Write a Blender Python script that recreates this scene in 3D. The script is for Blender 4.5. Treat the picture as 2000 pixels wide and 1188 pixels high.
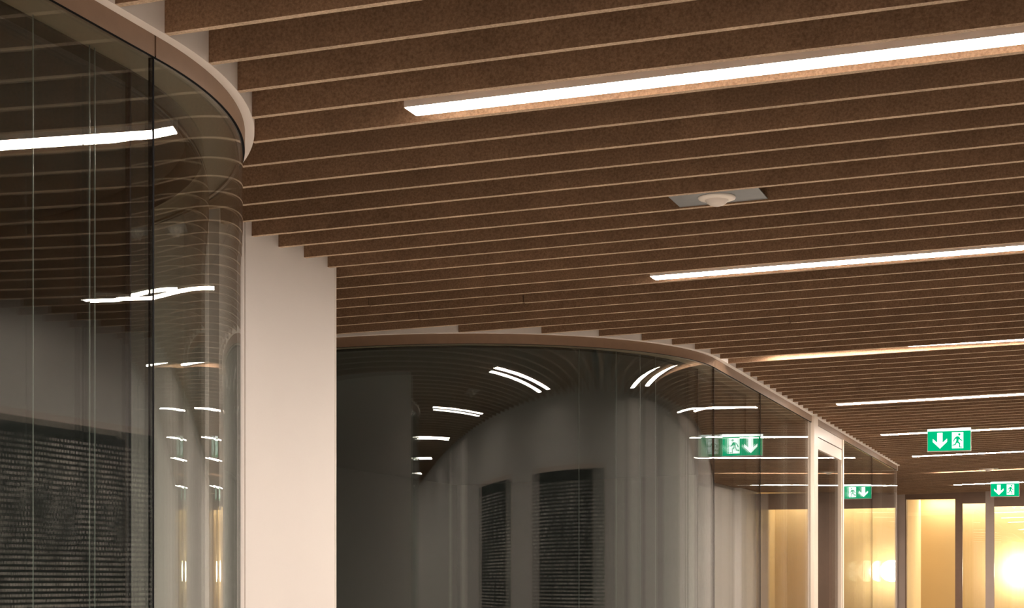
import bpy, bmesh, math, random
from mathutils import Vector, Matrix

random.seed(7)
scene = bpy.context.scene
for o in list(bpy.data.objects):
    bpy.data.objects.remove(o, do_unlink=True)
COL = scene.collection

# ------------------------------------------------------------------ camera
EYE = 1.60
YAW = math.radians(18.648)
cd = bpy.data.cameras.new('camera')
cam = bpy.data.objects.new('camera', cd)
COL.objects.link(cam)
cam.location = (0, 0, EYE)
cam.rotation_euler = (math.pi / 2, 0, YAW)
cd.sensor_fit = 'HORIZONTAL'
cd.sensor_width = 36.0
cd.lens = 60.656
cd.shift_x = 0.0
cd.shift_y = 0.2711
cd.clip_start = 0.02
cd.clip_end = 100
scene.camera = cam

# ------------------------------------------------------------------ world, exposure
w = bpy.data.worlds.new('world')
scene.world = w
w.use_nodes = True
w.node_tree.nodes['Background'].inputs[0].default_value = (1, 0.85, 0.7, 1)
w.node_tree.nodes['Background'].inputs[1].default_value = 0.0
scene.view_settings.view_transform = 'Standard'
scene.view_settings.look = 'None'
scene.view_settings.gamma = 1.0
scene.view_settings.use_curve_mapping = False
scene.view_settings.exposure = 0.0
LAMP = 138.0                       # radiance of the linear luminaires
LAMP_COL = (1.0, 0.865, 0.755, 1)

scene.cycles.max_bounces = 10
scene.cycles.diffuse_bounces = 5
scene.cycles.glossy_bounces = 6
scene.cycles.transmission_bounces = 6
scene.cycles.transparent_max_bounces = 24
scene.cycles.sample_clamp_indirect = 6.0

# ------------------------------------------------------------------ layout (metres)
TILT = 0.02386                    # the ceiling falls slightly towards the rooms
def zc(x): return 2.68 + TILT * (x + 1.08)     # underside of the slats
WALL_R = 0.66
Y0, Y1 = -6.0, 21.6               # corridor ends
A_C, A_R = (-3.215, 2.973), 1.505 # near room: centre and radius of its rounded corner
B_C, B_R = (-3.14, 8.10), 1.447   # next room
B_END = 16.18
COLX, COLY0, COLY1 = -2.42, 4.50, 5.317
ROOMX = -6.0

# ------------------------------------------------------------------ materials
def new_mat(name):
    m = bpy.data.materials.new(name)
    m.use_nodes = True
    nt = m.node_tree
    for n in list(nt.nodes): nt.nodes.remove(n)
    out = nt.nodes.new('ShaderNodeOutputMaterial')
    return m, nt, out
def N(nt, t, **k):
    n = nt.nodes.new(t)
    for a, b in k.items(): setattr(n, a, b)
    return n
def plain(name, c, rough=.6, metal=0., var=.06, scale=6., bump=0., bscale=80., spec=.5):
    m, nt, out = new_mat(name)
    b = N(nt, 'ShaderNodeBsdfPrincipled')
    b.inputs['Roughness'].default_value = rough
    b.inputs['Metallic'].default_value = metal
    b.inputs['Specular IOR Level'].default_value = spec
    g = N(nt, 'ShaderNodeNewGeometry')
    n = N(nt, 'ShaderNodeTexNoise'); n.inputs['Scale'].default_value = scale; n.inputs['Detail'].default_value = 4
    nt.links.new(g.outputs['Position'], n.inputs['Vector'])
    r = N(nt, 'ShaderNodeMapRange')
    r.inputs['From Min'].default_value = .3; r.inputs['From Max'].default_value = .7
    r.inputs['To Min'].default_value = 1 - var; r.inputs['To Max'].default_value = 1 + var
    nt.links.new(n.outputs['Fac'], r.inputs['Value'])
    mx = N(nt, 'ShaderNodeVectorMath', operation='SCALE')
    mx.inputs[0].default_value = c[:3]
    nt.links.new(r.outputs['Result'], mx.inputs['Scale'])
    nt.links.new(mx.outputs[0], b.inputs['Base Color'])
    if bump:
        n2 = N(nt, 'ShaderNodeTexNoise'); n2.inputs['Scale'].default_value = bscale; n2.inputs['Detail'].default_value = 3
        nt.links.new(g.outputs['Position'], n2.inputs['Vector'])
        bp = N(nt, 'ShaderNodeBump'); bp.inputs['Strength'].default_value = bump; bp.inputs['Distance'].default_value = .002
        nt.links.new(n2.outputs['Fac'], bp.inputs['Height'])
        nt.links.new(bp.outputs[0], b.inputs['Normal'])
    nt.links.new(b.outputs[0], out.inputs[0])
    return m
def emit(name, c, s):
    m, nt, out = new_mat(name)
    e = N(nt, 'ShaderNodeEmission')
    e.inputs[0].default_value = (*c[:3], 1); e.inputs[1].default_value = s
    nt.links.new(e.outputs[0], out.inputs[0])
    return m
def mdf(name, c):
    """medium-density fibreboard: fine brown speckle"""
    m, nt, out = new_mat(name)
    b = N(nt, 'ShaderNodeBsdfPrincipled')
    b.inputs['Roughness'].default_value = .75
    b.inputs['Specular IOR Level'].default_value = .2
    g = N(nt, 'ShaderNodeNewGeometry')
    n = N(nt, 'ShaderNodeTexNoise'); n.inputs['Scale'].default_value = 170; n.inputs['Detail'].default_value = 5; n.inputs['Roughness'].default_value = .7
    nt.links.new(g.outputs['Position'], n.inputs['Vector'])
    n2 = N(nt, 'ShaderNodeTexNoise'); n2.inputs['Scale'].default_value = 9; n2.inputs['Detail'].default_value = 3
    nt.links.new(g.outputs['Position'], n2.inputs['Vector'])
    cr = N(nt, 'ShaderNodeValToRGB')
    cr.color_ramp.elements[0].position = .33; cr.color_ramp.elements[0].color = (c[0]*.68, c[1]*.65, c[2]*.6, 1)
    cr.color_ramp.elements[1].position = .68; cr.color_ramp.elements[1].color = (c[0]*1.3, c[1]*1.32, c[2]*1.36, 1)
    nt.links.new(n.outputs['Fac'], cr.inputs[0])
    r = N(nt, 'ShaderNodeMapRange'); r.inputs['From Min'].default_value = .3; r.inputs['From Max'].default_value = .7
    r.inputs['To Min'].default_value = .9; r.inputs['To Max'].default_value = 1.1
    nt.links.new(n2.outputs['Fac'], r.inputs['Value'])
    oi = N(nt, 'ShaderNodeObjectInfo')
    r2 = N(nt, 'ShaderNodeMapRange'); r2.inputs['To Min'].default_value = .93; r2.inputs['To Max'].default_value = 1.07
    nt.links.new(oi.outputs['Random'], r2.inputs['Value'])
    mu = N(nt, 'ShaderNodeMath', operation='MULTIPLY')
    nt.links.new(r.outputs['Result'], mu.inputs[0]); nt.links.new(r2.outputs['Result'], mu.inputs[1])
    sc = N(nt, 'ShaderNodeVectorMath', operation='SCALE')
    nt.links.new(cr.outputs[0], sc.inputs[0]); nt.links.new(mu.outputs[0], sc.inputs['Scale'])
    nt.links.new(sc.outputs[0], b.inputs['Base Color'])
    bp = N(nt, 'ShaderNodeBump'); bp.inputs['Strength'].default_value = .15; bp.inputs['Distance'].default_value = .001
    nt.links.new(n.outputs['Fac'], bp.inputs['Height']); nt.links.new(bp.outputs[0], b.inputs['Normal'])
    nt.links.new(b.outputs[0], out.inputs[0])
    return m
def glass(name, tint):
    """clear sheet: Fresnel mirror over straight-through transmission, at each face of the sheet"""
    m, nt, out = new_mat(name)
    g = N(nt, 'ShaderNodeNewGeometry')
    mr = N(nt, 'ShaderNodeMapRange'); mr.inputs['To Min'].default_value = 1.52; mr.inputs['To Max'].default_value = 1 / 1.52
    nt.links.new(g.outputs['Backfacing'], mr.inputs['Value'])
    fr = N(nt, 'ShaderNodeFresnel'); nt.links.new(mr.outputs['Result'], fr.inputs['IOR'])
    tr = N(nt, 'ShaderNodeBsdfTransparent'); tr.inputs[0].default_value = (*tint, 1)
    gl = N(nt, 'ShaderNodeBsdfGlossy'); gl.inputs['Color'].default_value = (1, 1, 1, 1); gl.inputs['Roughness'].default_value = .0
    mx = N(nt, 'ShaderNodeMixShader')
    nt.links.new(fr.outputs[0], mx.inputs[0]); nt.links.new(tr.outputs[0], mx.inputs[1]); nt.links.new(gl.outputs[0], mx.inputs[2])
    nt.links.new(mx.outputs[0], out.inputs[0])
    return m
def poster_mat(name, seed):
    """near-black sheet printed with rows of small pale marks, dense and sparse by turns"""
    m, nt, out = new_mat(name)
    b = N(nt, 'ShaderNodeBsdfPrincipled'); b.inputs['Roughness'].default_value = .6
    b.inputs['Specular IOR Level'].default_value = .25
    g = N(nt, 'ShaderNodeNewGeometry')
    sp = N(nt, 'ShaderNodeSeparateXYZ'); nt.links.new(g.outputs['Position'], sp.inputs[0])
    ROW = .0225
    def math_(op, a, bb=None, clamp=False):
        n = N(nt, 'ShaderNodeMath', operation=op); n.use_clamp = clamp
        for i, q in enumerate((a, bb)):
            if q is None: continue
            if isinstance(q, (int, float)): n.inputs[i].default_value = q
            else: nt.links.new(q, n.inputs[i])
        return n.outputs[0]
    row = math_('DIVIDE', sp.outputs['Z'], ROW)
    fl = math_('FLOOR', row); fracz = math_('FRACT', row)
    band = math_('MULTIPLY', math_('GREATER_THAN', fracz, .28), math_('LESS_THAN', fracz, .78))
    cv = N(nt, 'ShaderNodeCombineXYZ')
    nt.links.new(math_('MULTIPLY', sp.outputs['Y'], 95.), cv.inputs[0]); nt.links.new(math_('MULTIPLY', fl, 7.31), cv.inputs[1]); cv.inputs[2].default_value = seed
    nz = N(nt, 'ShaderNodeTexNoise'); nz.inputs['Scale'].default_value = 1.; nz.inputs['Detail'].default_value = 2
    nt.links.new(cv.outputs[0], nz.inputs['Vector'])
    mark = math_('GREATER_THAN', nz.outputs['Fac'], .46)
    cv2 = N(nt, 'ShaderNodeCombineXYZ')
    nt.links.new(math_('MULTIPLY', sp.outputs['Y'], 3.2), cv2.inputs[0]); nt.links.new(math_('MULTIPLY', sp.outputs['Z'], 2.4), cv2.inputs[1]); cv2.inputs[2].default_value = seed * 3
    big = N(nt, 'ShaderNodeTexNoise'); big.inputs['Scale'].default_value = 1.; big.inputs['Detail'].default_value = 5; big.inputs['Roughness'].default_value = .65
    nt.links.new(cv2.outputs[0], big.inputs['Vector'])
    br = N(nt, 'ShaderNodeMapRange'); br.inputs['From Min'].default_value = .40; br.inputs['From Max'].default_value = .66
    br.inputs['To Min'].default_value = .06; br.inputs['To Max'].default_value = .8
    nt.links.new(big.outputs['Fac'], br.inputs['Value'])
    inside = math_('LESS_THAN', sp.outputs['Z'], 2.20)
    f = math_('MULTIPLY', math_('MULTIPLY', band, mark), math_('MULTIPLY', br.outputs['Result'], inside))
    mx = N(nt, 'ShaderNodeMix', data_type='RGBA')
    mx.inputs['A'].default_value = (.012, .015, .013, 1); mx.inputs['B'].default_value = (.85, .80, .74, 1)
    nt.links.new(f, mx.inputs['Factor']); nt.links.new(mx.outputs['Result'], b.inputs['Base Color'])
    nt.links.new(b.outputs[0], out.inputs[0])
    return m

M = dict(
    slat=mdf('mdf_board', (.262, .159, .094)),
    edge=mdf('mdf_board_edge', (.53, .40, .285)),  # same board, colour lightened to stand for bounce light from the floor
    void=plain('ceiling_void_black', (.02, .018, .016), .9),
    white=plain('white_paint', (.82, .78, .745), .65, var=.012, scale=2.5, bump=.08, bscale=260),
    greywall=plain('grey_wall_paint', (.47, .445, .425), .6, var=.02, scale=2.),
    ring=plain('white_trim_paint', (.82, .77, .72), .5, var=.01),
    fascia=plain('bronze_fascia', (.235, .148, .092), .5, metal=.25, var=.05, scale=30),
    channel=plain('olive_channel', (.23, .185, .12), .5, metal=.2, var=.05),
    seal=plain('black_rubber_seal', (.008, .008, .009), .9, spec=.1),
    glass=glass('clear_glass', (.955, .975, .965)),
    glassedge=plain('polished_glass_edge', (.15, .18, .165), .25, var=.02),
    floor=plain('pale_floor', (.72, .66, .60), .35, var=.05, scale=3),
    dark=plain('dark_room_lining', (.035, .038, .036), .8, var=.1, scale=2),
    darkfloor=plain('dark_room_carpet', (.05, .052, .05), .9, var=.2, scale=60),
    lamp=emit('lamp_diffuser', LAMP_COL, LAMP),
    alu=plain('lamp_housing_aluminium', (.80, .74, .68), .5, metal=.0),
    plate=plain('grey_metal_plate', (.22, .235, .245), .45, metal=.4, var=.04, scale=40),
    plastic=plain('white_plastic', (.86, .80, .72), .4, var=.01),
    lens=plain('frosted_sensor_lens', (.70, .64, .58), .35, var=.02),
    frame=plain('beige_door_frame', (.80, .69, .58), .4, var=.015),
    brown=plain('brown_window_frame', (.20, .125, .085), .45, metal=.15, var=.05, scale=20),
    greyframe=plain('grey_brown_frame', (.42, .34, .29), .45, var=.03),
    ochre=plain('ochre_wall', (.62, .455, .245), .75, var=.03, scale=3),
    cream=plain('cream_wall', (.86, .71, .46), .75, var=.03, scale=3),
    green=emit('exit_sign_green', (.0, .42, .17), 1.3),
    signwhite=emit('exit_sign_white', (.93, 1., .95), 2.2),
    signedge=plain('exit_sign_clear_edge', (.75, .85, .78), .3),
    globe=emit('globe_lamp_glass', (1., .86, .64), 38.),
    strip=emit('wall_washer_strip', (1., .86, .64), 40.),
    chrome=plain('brushed_steel', (.62, .58, .54), .25, metal=1.),
)

# ------------------------------------------------------------------ helpers
def mesh_obj(name, verts, faces, mats, parent=None, smooth=False, face_mats=None, kind=None):
    me = bpy.data.meshes.new(name)
    me.from_pydata([tuple(v) for v in verts], [], faces)
    for m in (mats if isinstance(mats, (list, tuple)) else [mats]): me.materials.append(m)
    if face_mats:
        for p, i in zip(me.polygons, face_mats): p.material_index = i
    if smooth:
        for p in me.polygons: p.use_smooth = True
    me.update()
    o = bpy.data.objects.new(name, me)
    COL.objects.link(o)
    if parent: o.parent = parent
    if kind: o['kind'] = kind
    return o
def add_box(V, F, x0, x1, y0, y1, z0, z1):
    """z0/z1 may be callables of x"""
    b = len(V)
    for z in (z0, z1):
        for x, y in ((x0, y0), (x1, y0), (x1, y1), (x0, y1)):
            V.append((x, y, z(x) if callable(z) else z))
    for q in ((3, 2, 1, 0), (4, 5, 6, 7), (0, 1, 5, 4), (1, 2, 6, 5), (2, 3, 7, 6), (3, 0, 4, 7)):
        F.append(tuple(b + i for i in q))
def box(name, x0, x1, y0, y1, z0, z1, mat, parent=None, kind=None):
    V, F = [], []
    add_box(V, F, x0, x1, y0, y1, z0, z1)
    return mesh_obj(name, V, F, mat, parent, kind=kind)
def prism(name, pts, y0, y1, mat, parent=None):
    """polygon pts (x,z) extruded along y"""
    bm = bmesh.new()
    a = [bm.verts.new((x, y0, z)) for x, z in pts]
    f = bm.faces.new(a)
    r = bmesh.ops.extrude_face_region(bm, geom=[f])
    bmesh.ops.translate(bm, vec=(0, y1 - y0, 0), verts=[v for v in r['geom'] if isinstance(v, bmesh.types.BMVert)])
    bmesh.ops.recalc_face_normals(bm, faces=bm.faces)
    me = bpy.data.meshes.new(name); bm.to_mesh(me); bm.free()
    me.materials.append(mat)
    o = bpy.data.objects.new(name, me); COL.objects.link(o)
    if parent: o.parent = parent
    return o
def empty(name, loc=(0, 0, 0)):
    o = bpy.data.objects.new(name, None); COL.objects.link(o)
    o.location = loc; o.empty_display_size = .1
    return o
def put(o, parent):
    """parent keeping world position (the parent is an empty that is only moved)"""
    o.parent = parent
    o.matrix_parent_inverse = Matrix.Translation(parent.location).inverted()
    return o
def tag(o, label, cat, group=None):
    o['label'] = label; o['category'] = cat
    if group: o['group'] = group
    return o
def lathe(name, prof, mat, centre, parent=None, seg=40, smooth=True):
    """prof: list of (r,z)"""
    V, F = [], []
    for r, z in prof:
        for i in range(seg):
            t = 2 * math.pi * i / seg
            V.append((centre[0] + r * math.cos(t), centre[1] + r * math.sin(t), centre[2] + z))
    for j in range(len(prof) - 1):
        for i in range(seg):
            a = j * seg + i; b = j * seg + (i + 1) % seg
            F.append((a, b, b + seg, a + seg))
    F.append(tuple(range(seg))[::-1])
    F.append(tuple((len(prof) - 1) * seg + i for i in range(seg)))
    return mesh_obj(name, V, F, mat, parent, smooth)

# paths (points with outward normal), offset 'o' positive = into the corridor
def path_a(o, seg=64):
    """near room: straight along the corridor, round the corner, back towards the left"""
    R = A_R + o
    p = [((A_C[0] + R, Y0), (1, 0)), ((A_C[0] + R, A_C[1]), (1, 0))]
    for i in range(1, seg + 1):
        t = math.pi / 2 * i / seg
        p.append(((A_C[0] + R * math.cos(t), A_C[1] + R * math.sin(t)), (math.cos(t), math.sin(t))))
    p.append(((ROOMX, A_C[1] + R), (0, 1)))
    return p
def path_b(o, seg=64):
    R = B_R + o
    p = [((ROOMX, B_C[1] - R), (0, -1))]
    for i in range(seg + 1):
        t = -math.pi / 2 + math.pi / 2 * i / seg
        p.append(((B_C[0] + R * math.cos(t), B_C[1] + R * math.sin(t)), (math.cos(t), math.sin(t))))
    p.append(((B_C[0] + R, B_END), (1, 0)))
    return p
def strip_path(pts):
    return [(Vector((p[0][0], p[0][1])), Vector((p[1][0], p[1][1]))) for p in pts]
def sweep(name, pa, pb, za, zb, mat, parent=None, kind=None, ends=True, faces='obit'):
    """solid between outer path pa and inner path pb (same length), from za(x) to zb(x); flat-shaded ends, smooth sides"""
    V, F = [], []
    n = len(pa)
    def zz(z, x): return z(x) if callable(z) else z
    def grid(A, ZA, B, ZB, flip):
        b = len(V)
        for (q, _) in A: V.append((q[0], q[1], zz(ZA, q[0])))
        for (q, _) in B: V.append((q[0], q[1], zz(ZB, q[0])))
        for i in range(n - 1):
            f = (b + i, b + i + 1, b + n + i + 1, b + n + i)
            F.append(f[::-1] if flip else f)
    grid(pa, za, pa, zb, False)      # outer
    grid(pb, za, pb, zb, True)       # inner
    grid(pa, za, pb, za, True)       # bottom
    grid(pa, zb, pb, zb, False)      # top
    for e, fl in ((0, False), (n - 1, True)):
        b = len(V)
        for (P, Z) in ((pa, za), (pb, za), (pb, zb), (pa, zb)):
            q = P[e][0]; V.append((q[0], q[1], zz(Z, q[0])))
        f = (b, b + 1, b + 2, b + 3)
        F.append(f if not fl else f[::-1])
    o = mesh_obj(name, V, F, mat, parent, smooth=True, kind=kind)
    # outward normals: check the outer face direction and flip all if needed
    me = o.data
    p0 = me.polygons[0]
    nrm = pa[0][1] if n < 3 else pa[0][1]
    if p0.normal.x * nrm[0] + p0.normal.y * nrm[1] < 0:
        me.flip_normals()
    return o
def sub(path, test):
    return [p for p in path if test(p[0])]

# ================================================================== THE SETTING
box('floor', ROOMX - .2, WALL_R + .2, Y0 - .2, 24.2, -.1, 0, M['floor'], kind='structure')
wr = box('wall_right', WALL_R, WALL_R + .15, Y0, Y1, 0, 3.05, M['greywall'], kind='structure')
for y_, w_ in ((.35, .25), (1.55, .45), (7.85, .32), (8.38, .42), (9.9, 10.58)):
    box('wall_panel', WALL_R - .012, WALL_R + .002, y_, y_ + w_, .0, 2.69, M['white'], wr)
box('wall_back', ROOMX - .15, WALL_R + .15, Y0 - .15, Y0, 0, 3.05, M['white'], kind='structure')
box('wall_room_back', ROOMX - .15, ROOMX, Y0, 24.0, 0, 3.05, M['dark'], kind='structure')
# white partition between the two glazed rooms
wl = empty('wall_left', (COLX, (COLY0 + COLY1) / 2, 0)); wl['kind'] = 'structure'
put(box('wall_panel', ROOMX, COLX, COLY0 + .165, COLY1 - .004, 0, 3.0, M['white']), wl)
put(box('wall_panel', ROOMX, COLX - .001, COLY0, COLY0 + .155, 0, 3.0, M['white']), wl)
put(box('shadow_gap', ROOMX, COLX - .006, COLY0 + .155, COLY0 + .165, 0, 3.0, M['greyframe']), wl)
put(box('corner_bead', COLX - .010, COLX + .0015, COLY1 - .010, COLY1, 0, 3.0, M['ring']), wl)
# raised pilaster at the far end of the right wall
box('wall_right_pier', WALL_R - .09, WALL_R, 20.5, Y1, 0, 3.0, M['white'], kind='structure')

# ceiling: dark void slab with the fibreboard slats as its parts
ceil = mesh_obj('ceiling', *(lambda V, F: (add_box(V, F, ROOMX, WALL_R + .1, Y0, Y1, lambda x: zc(x) + .33, lambda x: zc(x) + .38), (V, F))[1])([], []), M['void'], kind='structure')
MEAS = [2.967, 3.163, 3.360, 3.554, 3.746, 3.944, 4.143, 4.327, 4.516, 4.712, 4.893, 5.077, 5.259, 5.436, 5.631, 5.832,
        6.020, 6.217, 6.407, 6.597, 6.790, 6.982, 7.179, 7.380, 7.570, 7.764, 7.957]
PITCH = .19099
def slat_y(k):
    if 0 <= k < len(MEAS): return MEAS[k]
    return 2.979 + PITCH * k
TH, DEEP = .018, .15
def slat_start(y):
    if y < A_C[1]: return A_C[0] + A_R
    if y < A_C[1] + A_R - .01:
        x = A_C[0] + math.sqrt(A_R ** 2 - (y - A_C[1]) ** 2)
        return max(x, COLX) if y > COLY0 else x
    if y < COLY1 + .004: return COLX
    if y < B_C[1] - B_R + .01: return ROOMX + .02
    if y < B_C[1]: return B_C[0] + math.sqrt(B_R ** 2 - (y - B_C[1]) ** 2)
    if y < B_END + .03: return B_C[0] + B_R
    return ROOMX + .02
# one unit board, shared: x 0..1, y -.5...5, z 0..1, underside paler, light bounced off the floor painted in
V, F = [], []
add_box(V, F, 0, 1, -.5, .5, 0, 1)
um = bpy.data.meshes.new('slat'); um.from_pydata(V, [], F)
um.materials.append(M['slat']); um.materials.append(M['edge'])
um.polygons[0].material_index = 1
um.update()
def slat(x0, x1, y, dz=0.):
    o = bpy.data.objects.new('slat', um); COL.objects.link(o)
    L = (x1 - x0) * math.sqrt(1 + TILT ** 2)
    o.location = (x0, y, zc(x0) + dz); o.rotation_euler = (0, -math.atan(TILT), 0); o.scale = (L, TH, DEEP)
    o.parent = ceil
    return o
JOINTS = {14: -2.95, 15: -2.70, 16: -2.60, 18: -2.55, 17: -2.05, 30: -1.0, 22: -1.2}
for k in range(-46, 98):
    y = slat_y(k)
    if y > Y1 - .06: break
    x0, x1 = slat_start(y), WALL_R - .01
    if k in JOINTS and x0 < JOINTS[k]:
        j = JOINTS[k]
        slat(x0, j - .0025, y, .0015); slat(j + .0025, x1, y)
    else:
        slat(x0, x1, y)

# ---------------- glazed rooms: white trim ring, bronze fascia, head channel, seals, panes
G_OUT, G_IN, GT = -.027, -.106, .008
def zfun(d): return lambda x: zc(x) + d
def room(path, tag_no, fascia_cuts, pane_cuts, inner_cuts):
    """fascia_cuts / pane_cuts: lists of (test on point) telling the pieces apart"""
    t1 = sweep('trim_%d' % tag_no, path(0), path(-.022), zfun(-.001), zfun(.32), M['ring'], kind='structure')
    t2 = empty('trim_%d' % (tag_no + 1), (path(0)[2][0][0], path(0)[2][0][1], 2.6)); t2['kind'] = 'structure'
    for test in fascia_cuts:
        put(sweep('fascia_panel', sub(path(-.022), test), sub(path(-.036), test), zfun(-.043), zfun(0.), M['fascia']), t2)
    put(sweep('head_channel', path(-.036), path(-.116), zfun(-.038), zfun(.02), M['channel']), t2)
    put(sweep('inner_fascia', path(-.118), path(-.160), zfun(-.041), zfun(-.004), M['seal']), t2)
    put(sweep('seal', path(-.0225), path(-.0275), zfun(-.0442), zfun(-.040), M['seal']), t2)
    win = empty('window_%d' % (1 if tag_no == 1 else 2), (path(0)[2][0][0], path(0)[2][0][1], 0)); win['kind'] = 'structure'
    for test in pane_cuts:
        put(sweep('pane', sub(path(G_OUT), test), sub(path(G_OUT - GT), test), 0.01, zfun(-.044), M['glass']), win)
    for test in inner_cuts:
        put(sweep('pane', sub(path(G_IN), test), sub(path(G_IN - GT), test), 0.01, zfun(-.036), M['glass']), win)
    return win, t2
E_ = .0015
def dense(path, cuts_y=()):
    """insert the points where the straight run is cut"""
    def fn(o):
        p = path(o)
        out = []
        for i, q in enumerate(p):
            out.append(q)
            if i + 1 < len(p) and q[1] == p[i + 1][1] and abs(q[0][0] - p[i + 1][0][0]) < 1e-6:
                ya, yb = q[0][1], p[i + 1][0][1]
                for cy in cuts_y:
                    for e in (-E_ * 2, E_ * 2):
                        if min(ya, yb) < cy + e < max(ya, yb): out.append(((q[0][0], cy + e), q[1]))
        return out
    return fn
def yr(a, b, xmin=-9.):
    return lambda p: a - 1e-6 <= p[1] <= b + 1e-6 and p[0] > xmin
ya = A_C[1]
YIN = ya + (A_R - .11) * math.sin(math.pi / 2 / 64)     # joint of the inner glazing
pa = dense(path_a, (-1.6, .7, ya - .012))
cutsA = [yr(Y0, -1.6), yr(-1.6, .7), yr(.7, ya - .012), lambda p: p[1] > ya - .011]
winA, trimA = room(pa, 1, [lambda p: p[1] < ya - .012, lambda p: p[1] > ya - .011], cutsA, [yr(Y0, -1.6), yr(-1.6, .7), lambda p: .7 < p[1] and p[1] < YIN + .004, lambda p: p[1] > YIN - .004])
D0, D1 = 11.09, 12.56            # glazed door in the second room's front
yb = B_C[1]
pb = dense(path_b, (yb + .012, 9.32, D0, D1, 14.3))
cutsB = [lambda p: p[1] < yb + .012, yr(yb + .012, 9.32), yr(9.32, D0), yr(D1, 14.3), yr(14.3, B_END)]
winB, trimB = room(pb, 3, [lambda p: p[1] < yb + .012, lambda p: p[1] > yb + .011], cutsB, cutsB)
# dark butt joints between panes
def joint(win, x, y, w=.005):
    put(box('seal', x - .009, x + .0008, y - w / 2, y + w / 2, .01, zc(x) - .044, M['seal']), win)
for y in (ya - .012, .7, -1.6):
    joint(winA, A_C[0] + A_R + G_OUT, y, .006)
for y in (YIN, .7, -1.6):
    joint(winA, A_C[0] + A_R + G_IN, y, .006)
for y in (yb + .012, 9.32, 14.3):
    joint(winB, B_C[0] + B_R + G_OUT, y); joint(winB, B_C[0] + B_R + G_IN, y)
# polished edges where the narrow sheets of the inner glazing meet
def edge_strip(win, cx_, cy_, nx, ny, zt):
    tx, ty = -ny, nx
    V, F = [], []
    q = [(cx_ + nx * a + tx * b, cy_ + ny * a + ty * b) for a, b in ((-.002, -.0005), (.0004, -.0005), (.0004, .0005), (-.002, .0005))]
    V = [(x, y, .012) for x, y in q] + [(x, y, zt) for x, y in q]
    F = [(3, 2, 1, 0), (4, 5, 6, 7), (0, 1, 5, 4), (1, 2, 6, 5), (2, 3, 7, 6), (3, 0, 4, 7)]
    put(mesh_obj('glass_edge', V, F, M['glassedge']), win)
for y in (2.677, 2.862, 2.880):
    edge_strip(winA, A_C[0] + A_R + G_IN, y, 1, 0, zc(-1.8) - .037)
for dg in (-41., -32.2, -25.6, -20.7):
    t_ = math.radians(dg); r_ = B_R + G_IN
    edge_strip(winB, B_C[0] + r_ * math.cos(t_), B_C[1] + r_ * math.sin(t_), math.cos(t_), math.sin(t_), zc(-2.) - .037)
# far end of the second room: glass return and corner post
xb = B_C[0] + B_R
box('wall_room_end', ROOMX, xb - .16, B_END - .10, B_END - .02, 0, zfun(.3), M['dark'], kind='structure')
put(box('pane', xb - .16, xb - .05, B_END - .012, B_END - .002, .01, zfun(-.03), M['glass']), winB)
put(box('corner_post', xb - .05, xb - .03, B_END - .03, B_END + .002, 0, zfun(-.03), M['greyframe']), winB)
put(box('end_fascia', ROOMX, xb - .02, B_END - .02, B_END + .004, zfun(-.045), zfun(.32), M['ring']), trimB)

# dark linings of the rooms
def room_ceiling(name, path, extra):
    p = [q[0] for q in path(-.155)] + extra
    n = len(p)
    V = [(x, y, zc(x) - .006) for x, y in p] + [(x, y, zc(x) + .03) for x, y in p]
    F = [tuple(range(n)), tuple(range(n, 2 * n))[::-1]] + [(i, (i + 1) % n, n + (i + 1) % n, n + i) for i in range(n)]
    return mesh_obj(name, V, F, M['dark'], kind='structure')
room_ceiling('ceiling_room_near', path_a, [(ROOMX, Y0)])
room_ceiling('ceiling_room_next', path_b, [(ROOMX, B_END)])
box('floor_room_near', ROOMX, xb - .30, Y0, A_C[1] - .2, 0, .012, M['darkfloor'], kind='structure')
box('floor_room_next', ROOMX, xb - .30, B_C[1] + .2, B_END - .1, 0, .012, M['darkfloor'], kind='structure')

# the near room turns solid beyond the visible part of its rounded corner
def lining(p): return p[1] > A_C[1] + (A_R - .165) * math.sin(math.radians(50))
sweep('wall_room_near', sub(path_a(-.165), lining), sub(path_a(-.215), lambda p: p[1] > A_C[1] + (A_R - .215) * math.sin(math.radians(50))), 0, zfun(-.008), M['dark'], kind='structure')

# glazed door of the second room with its beige frame
dr = empty('door_1', (xb, (D0 + D1) / 2, 0)); dr['kind'] = 'structure'
HEADZ = 2.55
put(box('jamb', xb - .030, xb - .006, D0, D0 + .16, 0, zfun(-.003), M['frame']), dr)
put(box('jamb', xb - .048, xb - .018, D1 - .06, D1, 0, zfun(-.044), M['frame']), dr)
put(box('jamb_lining', xb - .120, xb - .048, D1 - .03, D1 - .002, 0, zfun(-.05), M['brown']), dr)
put(box('jamb_lining', xb - .120, xb - .032, D0 + .002, D0 + .03, 0, zfun(-.05), M['brown']), dr)
put(box('head_panel', xb - .052, xb - .024, D0 + .16, D1 - .06, HEADZ, zfun(-.044), M['frame']), dr)
put(box('shadow_gap', xb - .050, xb - .030, D0 + .16, D1 - .06, HEADZ - .006, HEADZ, M['seal']), dr)
leaf = put(box('leaf', xb - .046, xb - .036, D0 + .20, D1 - .086, .08, HEADZ - .081, M['glass']), dr)
def leaf_part(name, *a):
    o = box(name, *a); o.parent = leaf
leaf_part('top_rail', xb - .050, xb - .025, D0 + .165, D1 - .065, HEADZ - .080, HEADZ - .006, M['frame'])
leaf_part('bottom_rail', xb - .050, xb - .025, D0 + .165, D1 - .065, .008, .081, M['frame'])
leaf_part('stile', xb - .050, xb - .025, D0 + .165, D0 + .201, .08, HEADZ - .079, M['frame'])
leaf_part('stile', xb - .050, xb - .025, D1 - .087, D1 - .065, .08, HEADZ - .079, M['frame'])
leaf_part('handle', xb - .026, xb - .004, D1 - .17, D1 - .145, .85, 1.35, M['chrome'])

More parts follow.
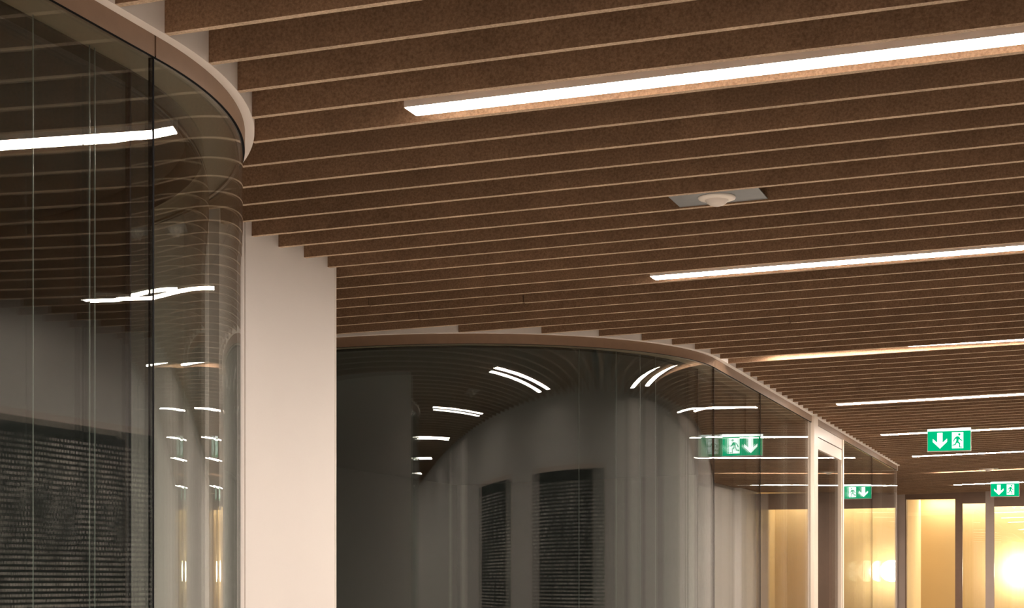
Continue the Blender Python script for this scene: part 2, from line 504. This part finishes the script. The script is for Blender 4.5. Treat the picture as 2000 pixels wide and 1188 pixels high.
# ---------------- far end: brown framed glazing, warm lit room behind
FY = 21.5
w3 = empty('window_3', (-.8, FY, 0)); w3['kind'] = 'structure'
def frm(x0, x1, z0, z1, mat='brown', name='post'):
    put(box(name, x0, x1, FY - .04, FY + .05, z0, z1, M[mat]), w3)
ztop = 2.70
frm(-2.262, -2.185, 0, ztop, 'greyframe'); frm(-2.185, -2.172, 0, ztop)
frm(-1.592, -1.508, 0, ztop); frm(-1.239, -1.138, 0, ztop, 'greyframe')
frm(-.50, -.10, 0, ztop, 'brown', 'panel'); frm(.42, WALL_R, 0, ztop, 'greyframe')
frm(-2.172, -1.592, 2.600, ztop, name='head'); frm(-1.508, -1.239, 2.542, ztop, name='head')
frm(-1.138, -.50, 2.500, ztop, name='head'); frm(-.10, .42, 2.500, ztop, name='head')
for x0, x1, z1 in ((-2.172, -1.592, 2.6), (-1.508, -1.239, 2.542), (-1.138, -.5, 2.5), (-.1, .42, 2.5)):
    put(box('pane', x0, x1, FY - .002, FY + .004, .01, z1, M['glass']), w3)
box('wall_end', ROOMX, -2.262, FY - .03, FY + .05, 0, 2.75, M['greyframe'], kind='structure')
box('wall_far_room', -2.4, WALL_R, 23.3, 23.4, 0, 2.75, M['ochre'], kind='structure')
box('wall_far_room_side', -2.24, -2.168, FY + .06, 23.3, 0, 2.75, M['cream'], kind='structure')
box('wall_far_room_right', WALL_R, WALL_R + .1, Y1, 23.4, 0, 2.75, M['ochre'], kind='structure')
box('ceiling_far_room', -2.4, WALL_R, FY + .05, 23.4, 2.75, 2.8, M['cream'], kind='structure')

# ================================================================== THINGS
# ---------------- linear luminaires, one in every twelfth bay
NTH = {-4: 'fifth', -3: 'fourth', -2: 'third', -1: 'second'}
LAB = {
    -4: 'long recessed light strip in the slats by the white back wall of the corridor',
    -3: 'long recessed light strip in the slats, next but one to the back wall',
    -2: 'long recessed light strip in the slats, third from the corridor back wall',
    -1: 'long recessed light strip beside the straight near room glass, ahead of the rounded corner',
    0: 'glowing white light strip level with the rounded corner of the near glass room',
    1: 'glowing white light strip between the motion sensor and the second glass room',
    2: 'dim amber light strip sunk deep and slanting between the ceiling slats',
    3: 'glowing white light strip between the dim slanting strip and the first exit sign',
    4: 'glowing white light strip along the top of the exit sign between two lit strips',
    5: 'glowing white light strip just beyond the first exit sign, before the small sensor',
    6: 'thin amber light strip sunk between slats beside the small far ceiling sensor',
    7: 'glowing white light strip above the exit sign by the warm lit end room',
}
def light(n):
    k = 3 + 12 * n
    ya_, yb_ = slat_y(k) + TH / 2, slat_y(k + 1) - TH / 2
    y = (ya_ + yb_) / 2
    x0, x1 = -1.475, .13
    t = tag(empty('ceiling_light', (x0, y, zc(x0))), LAB[n], 'light', 'recessed ceiling light strips')
    hw = .034
    lift0, lift1 = (0., 0.) if n not in (2, 6) else ((.026, .004) if n == 2 else (.016, .014))
    def z(d): return lambda x: zc(x) + d + lift0 + (lift1 - lift0) * (x - x0) / (x1 - x0)
    V, F = [], []
    add_box(V, F, x0, x1, y - hw, y - hw + .003, z(.0008), z(.075))
    add_box(V, F, x0, x1, y + hw - .003, y + hw, z(.0008), z(.075))
    add_box(V, F, x0, x1, y - hw, y + hw, z(.070), z(.075))
    add_box(V, F, x0 - .003, x0, y - hw, y + hw, z(.0005), z(.075))
    add_box(V, F, x1, x1 + .003, y - hw, y + hw, z(.0005), z(.075))
    put(mesh_obj('housing', V, F, M['alu']), t)
    put(box('diffuser', x0 + .001, x1 - .001, y - hw, y + hw, z(-.0008), z(.0008), M['lamp']), t)
    # hangers up to the slab
    for xx in (x0 + .2, x1 - .2):
        put(box('hanger', xx - .003, xx + .003, y - .003, y + .003, z(.074), lambda x: zc(x) + .331, M['alu']), t)
for n in range(-4, 8): light(n)

# ---------------- motion sensors
def sensor(x, k, label, hw=.1275):
    ya_, yb_ = slat_y(k) + TH / 2, slat_y(k + 1) - TH / 2
    y = (ya_ + yb_) / 2
    t = tag(empty('motion_sensor', (x, y, zc(x))), label, 'sensor', 'ceiling motion sensors')
    put(box('mounting_plate', x - hw, x + hw, ya_ - .001, yb_ + .001, zfun(.004), zfun(.007), M['plate']), t)
    c = (x - .002, y, zc(x))
    put(lathe('rim', [(.052, .006), (.0535, .003), (.052, -.001), (.046, -.003), (.035, -.0045)], M['plastic'], c), t)
    put(lathe('lens', [(.0335, -.001), (.033, -.005), (.028, -.012), (.020, -.0175), (.012, -.0205), (.004, -.0215)], M['lens'], c), t)
    V, F = [], []
    add_box(V, F, x - .02, x + .02, y - .02, y + .02, zfun(.006), zfun(.331))
    put(mesh_obj('stem', V, F, M['plate']), t)
sensor(-1.008, 9, 'round white motion sensor on a grey plate between the ceiling slats')
sensor(-.965, 74, 'tiny far motion sensor between the slats near the warm lit end room', .09)

# ---------------- exit signs
def exit_sign(xc, y, label):
    z1 = zc(xc) - .012
    W, Hh = .296, .140
    t = tag(empty('exit_sign', (xc, y, z1)), label, 'exit sign', 'green exit signs')
    x0, x1, z0 = xc - W / 2, xc + W / 2, z1 - Hh
    put(box('panel', x0, x1, y - .006, y + .006, z0, z1, M['green']), t)
    put(box('edge_strip', x0 - .003, x1 + .003, y - .0075, y + .0075, z0 - .006, z0, M['signedge']), t)
    put(box('edge_strip', x0 - .004, x0, y - .007, y + .007, z0, z1, M['signedge']), t)
    put(box('edge_strip', x1, x1 + .004, y - .007, y + .007, z0, z1, M['signedge']), t)
    put(box('mount', xc - .15, xc + .15, y - .016, y + .016, z1, z1 + .020, M['signwhite']), t)
    put(box('bracket', xc - .05, xc + .05, y - .010, y + .010, z1 + .019, z1 + .340, M['alu']), t)
    for sd in (-1, 1):
        ys, ye = (y - .0075, y - .006) if sd < 0 else (y + .006, y + .0075)
        # arrow pointing down
        ax, az = x0 + .085, z0 + .016
        a = [(0, 0), (.052, .048), (.052, .070), (.019, .041), (.019, .112), (-.019, .112), (-.019, .041), (-.052, .070), (-.052, .048)]
        put(prism('arrow', [(ax + p * .95, az + q) for p, q in a], ys, ye, M['signwhite']), t)
        # doorway with the running figure
        dx0, dx1 = x0 + .168, x0 + .246
        dw = put(box('doorway', dx0, dx1, ys, ye, z0 + .016, z1 - .010, M['signwhite']), t)
        ym, yn = (ys - .001, ys) if sd < 0 else (ye, ye + .001)
        ox, oz = (dx0 + dx1) / 2, z0 + .016
        man = [(-.002, .086), (.012, .082), (.022, .062), (.034, .058), (.033, .051), (.017, .055), (.010, .066),
               (.006, .048), (.020, .034), (.018, .012), (.034, .010), (.033, .004), (.010, .003), (.011, .030),
               (-.004, .040), (-.014, .022), (-.036, .018), (-.037, .026), (-.019, .030), (-.010, .052), (-.009, .068),
               (-.018, .062), (-.026, .046), (-.032, .049), (-.024, .068), (-.012, .082)]
        mo = prism('figure', [(ox + p, oz + q) for p, q in man], ym, yn, M['green'])
        hd = prism('figure_head', [(ox + .012 + .009 * math.cos(i * math.pi / 8), oz + .098 + .009 * math.sin(i * math.pi / 8)) for i in range(16)], ym, yn, M['green'])
        for q in (mo, hd):
            q.parent = dw
exit_sign(-.978, 12.62, 'green exit sign with white arrow and running figure, before the small sensor')
exit_sign(-.926, 19.60, 'green exit sign hanging close to the warm lit end room')

# ---------------- posters on the right wall
def poster(y0, y1, label, seed):
    t = tag(empty('wall_poster', (WALL_R, (y0 + y1) / 2, 1.2)), label, 'poster', 'dark posters on the right wall')
    put(box('backing', WALL_R - .018, WALL_R + .001, y0 - .03, y1 + .03, .35, 2.30, M['greyframe']), t)
    put(box('print', WALL_R - .022, WALL_R - .018, y0, y1, .38, 2.27, poster_mat('poster_print', seed)), t)
poster(5.42, 7.20, 'large dark wall poster of small pale print, facing the white partition', 1.7)
poster(3.00, 4.40, 'narrower dark wall poster of pale print, facing the rounded glass corner', 8.3)

# ---------------- warm end room: wall washer strip and globe lamp
t = tag(empty('wall_washer', (-.8, 23.1, 2.7)), 'warm light strip along the top of the ochre end wall', 'light')
put(box('housing', -2.12, .55, 23.12, 23.22, 2.70, 2.751, M['alu']), t)
put(box('diffuser', -2.11, .54, 23.13, 23.21, 2.693, 2.70, M['strip']), t)
gx, gy, gz = -.921, 23.12, 1.738
t = tag(empty('wall_lamp', (gx, 23.3, gz)), 'glowing round globe lamp fixed to the ochre end wall', 'lamp')
put(lathe('globe', [(.001 + .14 * math.sin(math.pi * i / 16), -.14 * math.cos(math.pi * i / 16)) for i in range(17)], M['globe'], (gx, gy, gz)), t)
put(box('wall_mount', gx - .05, gx + .05, gy + .12, 23.301, gz - .05, gz + .05, M['brown']), t)
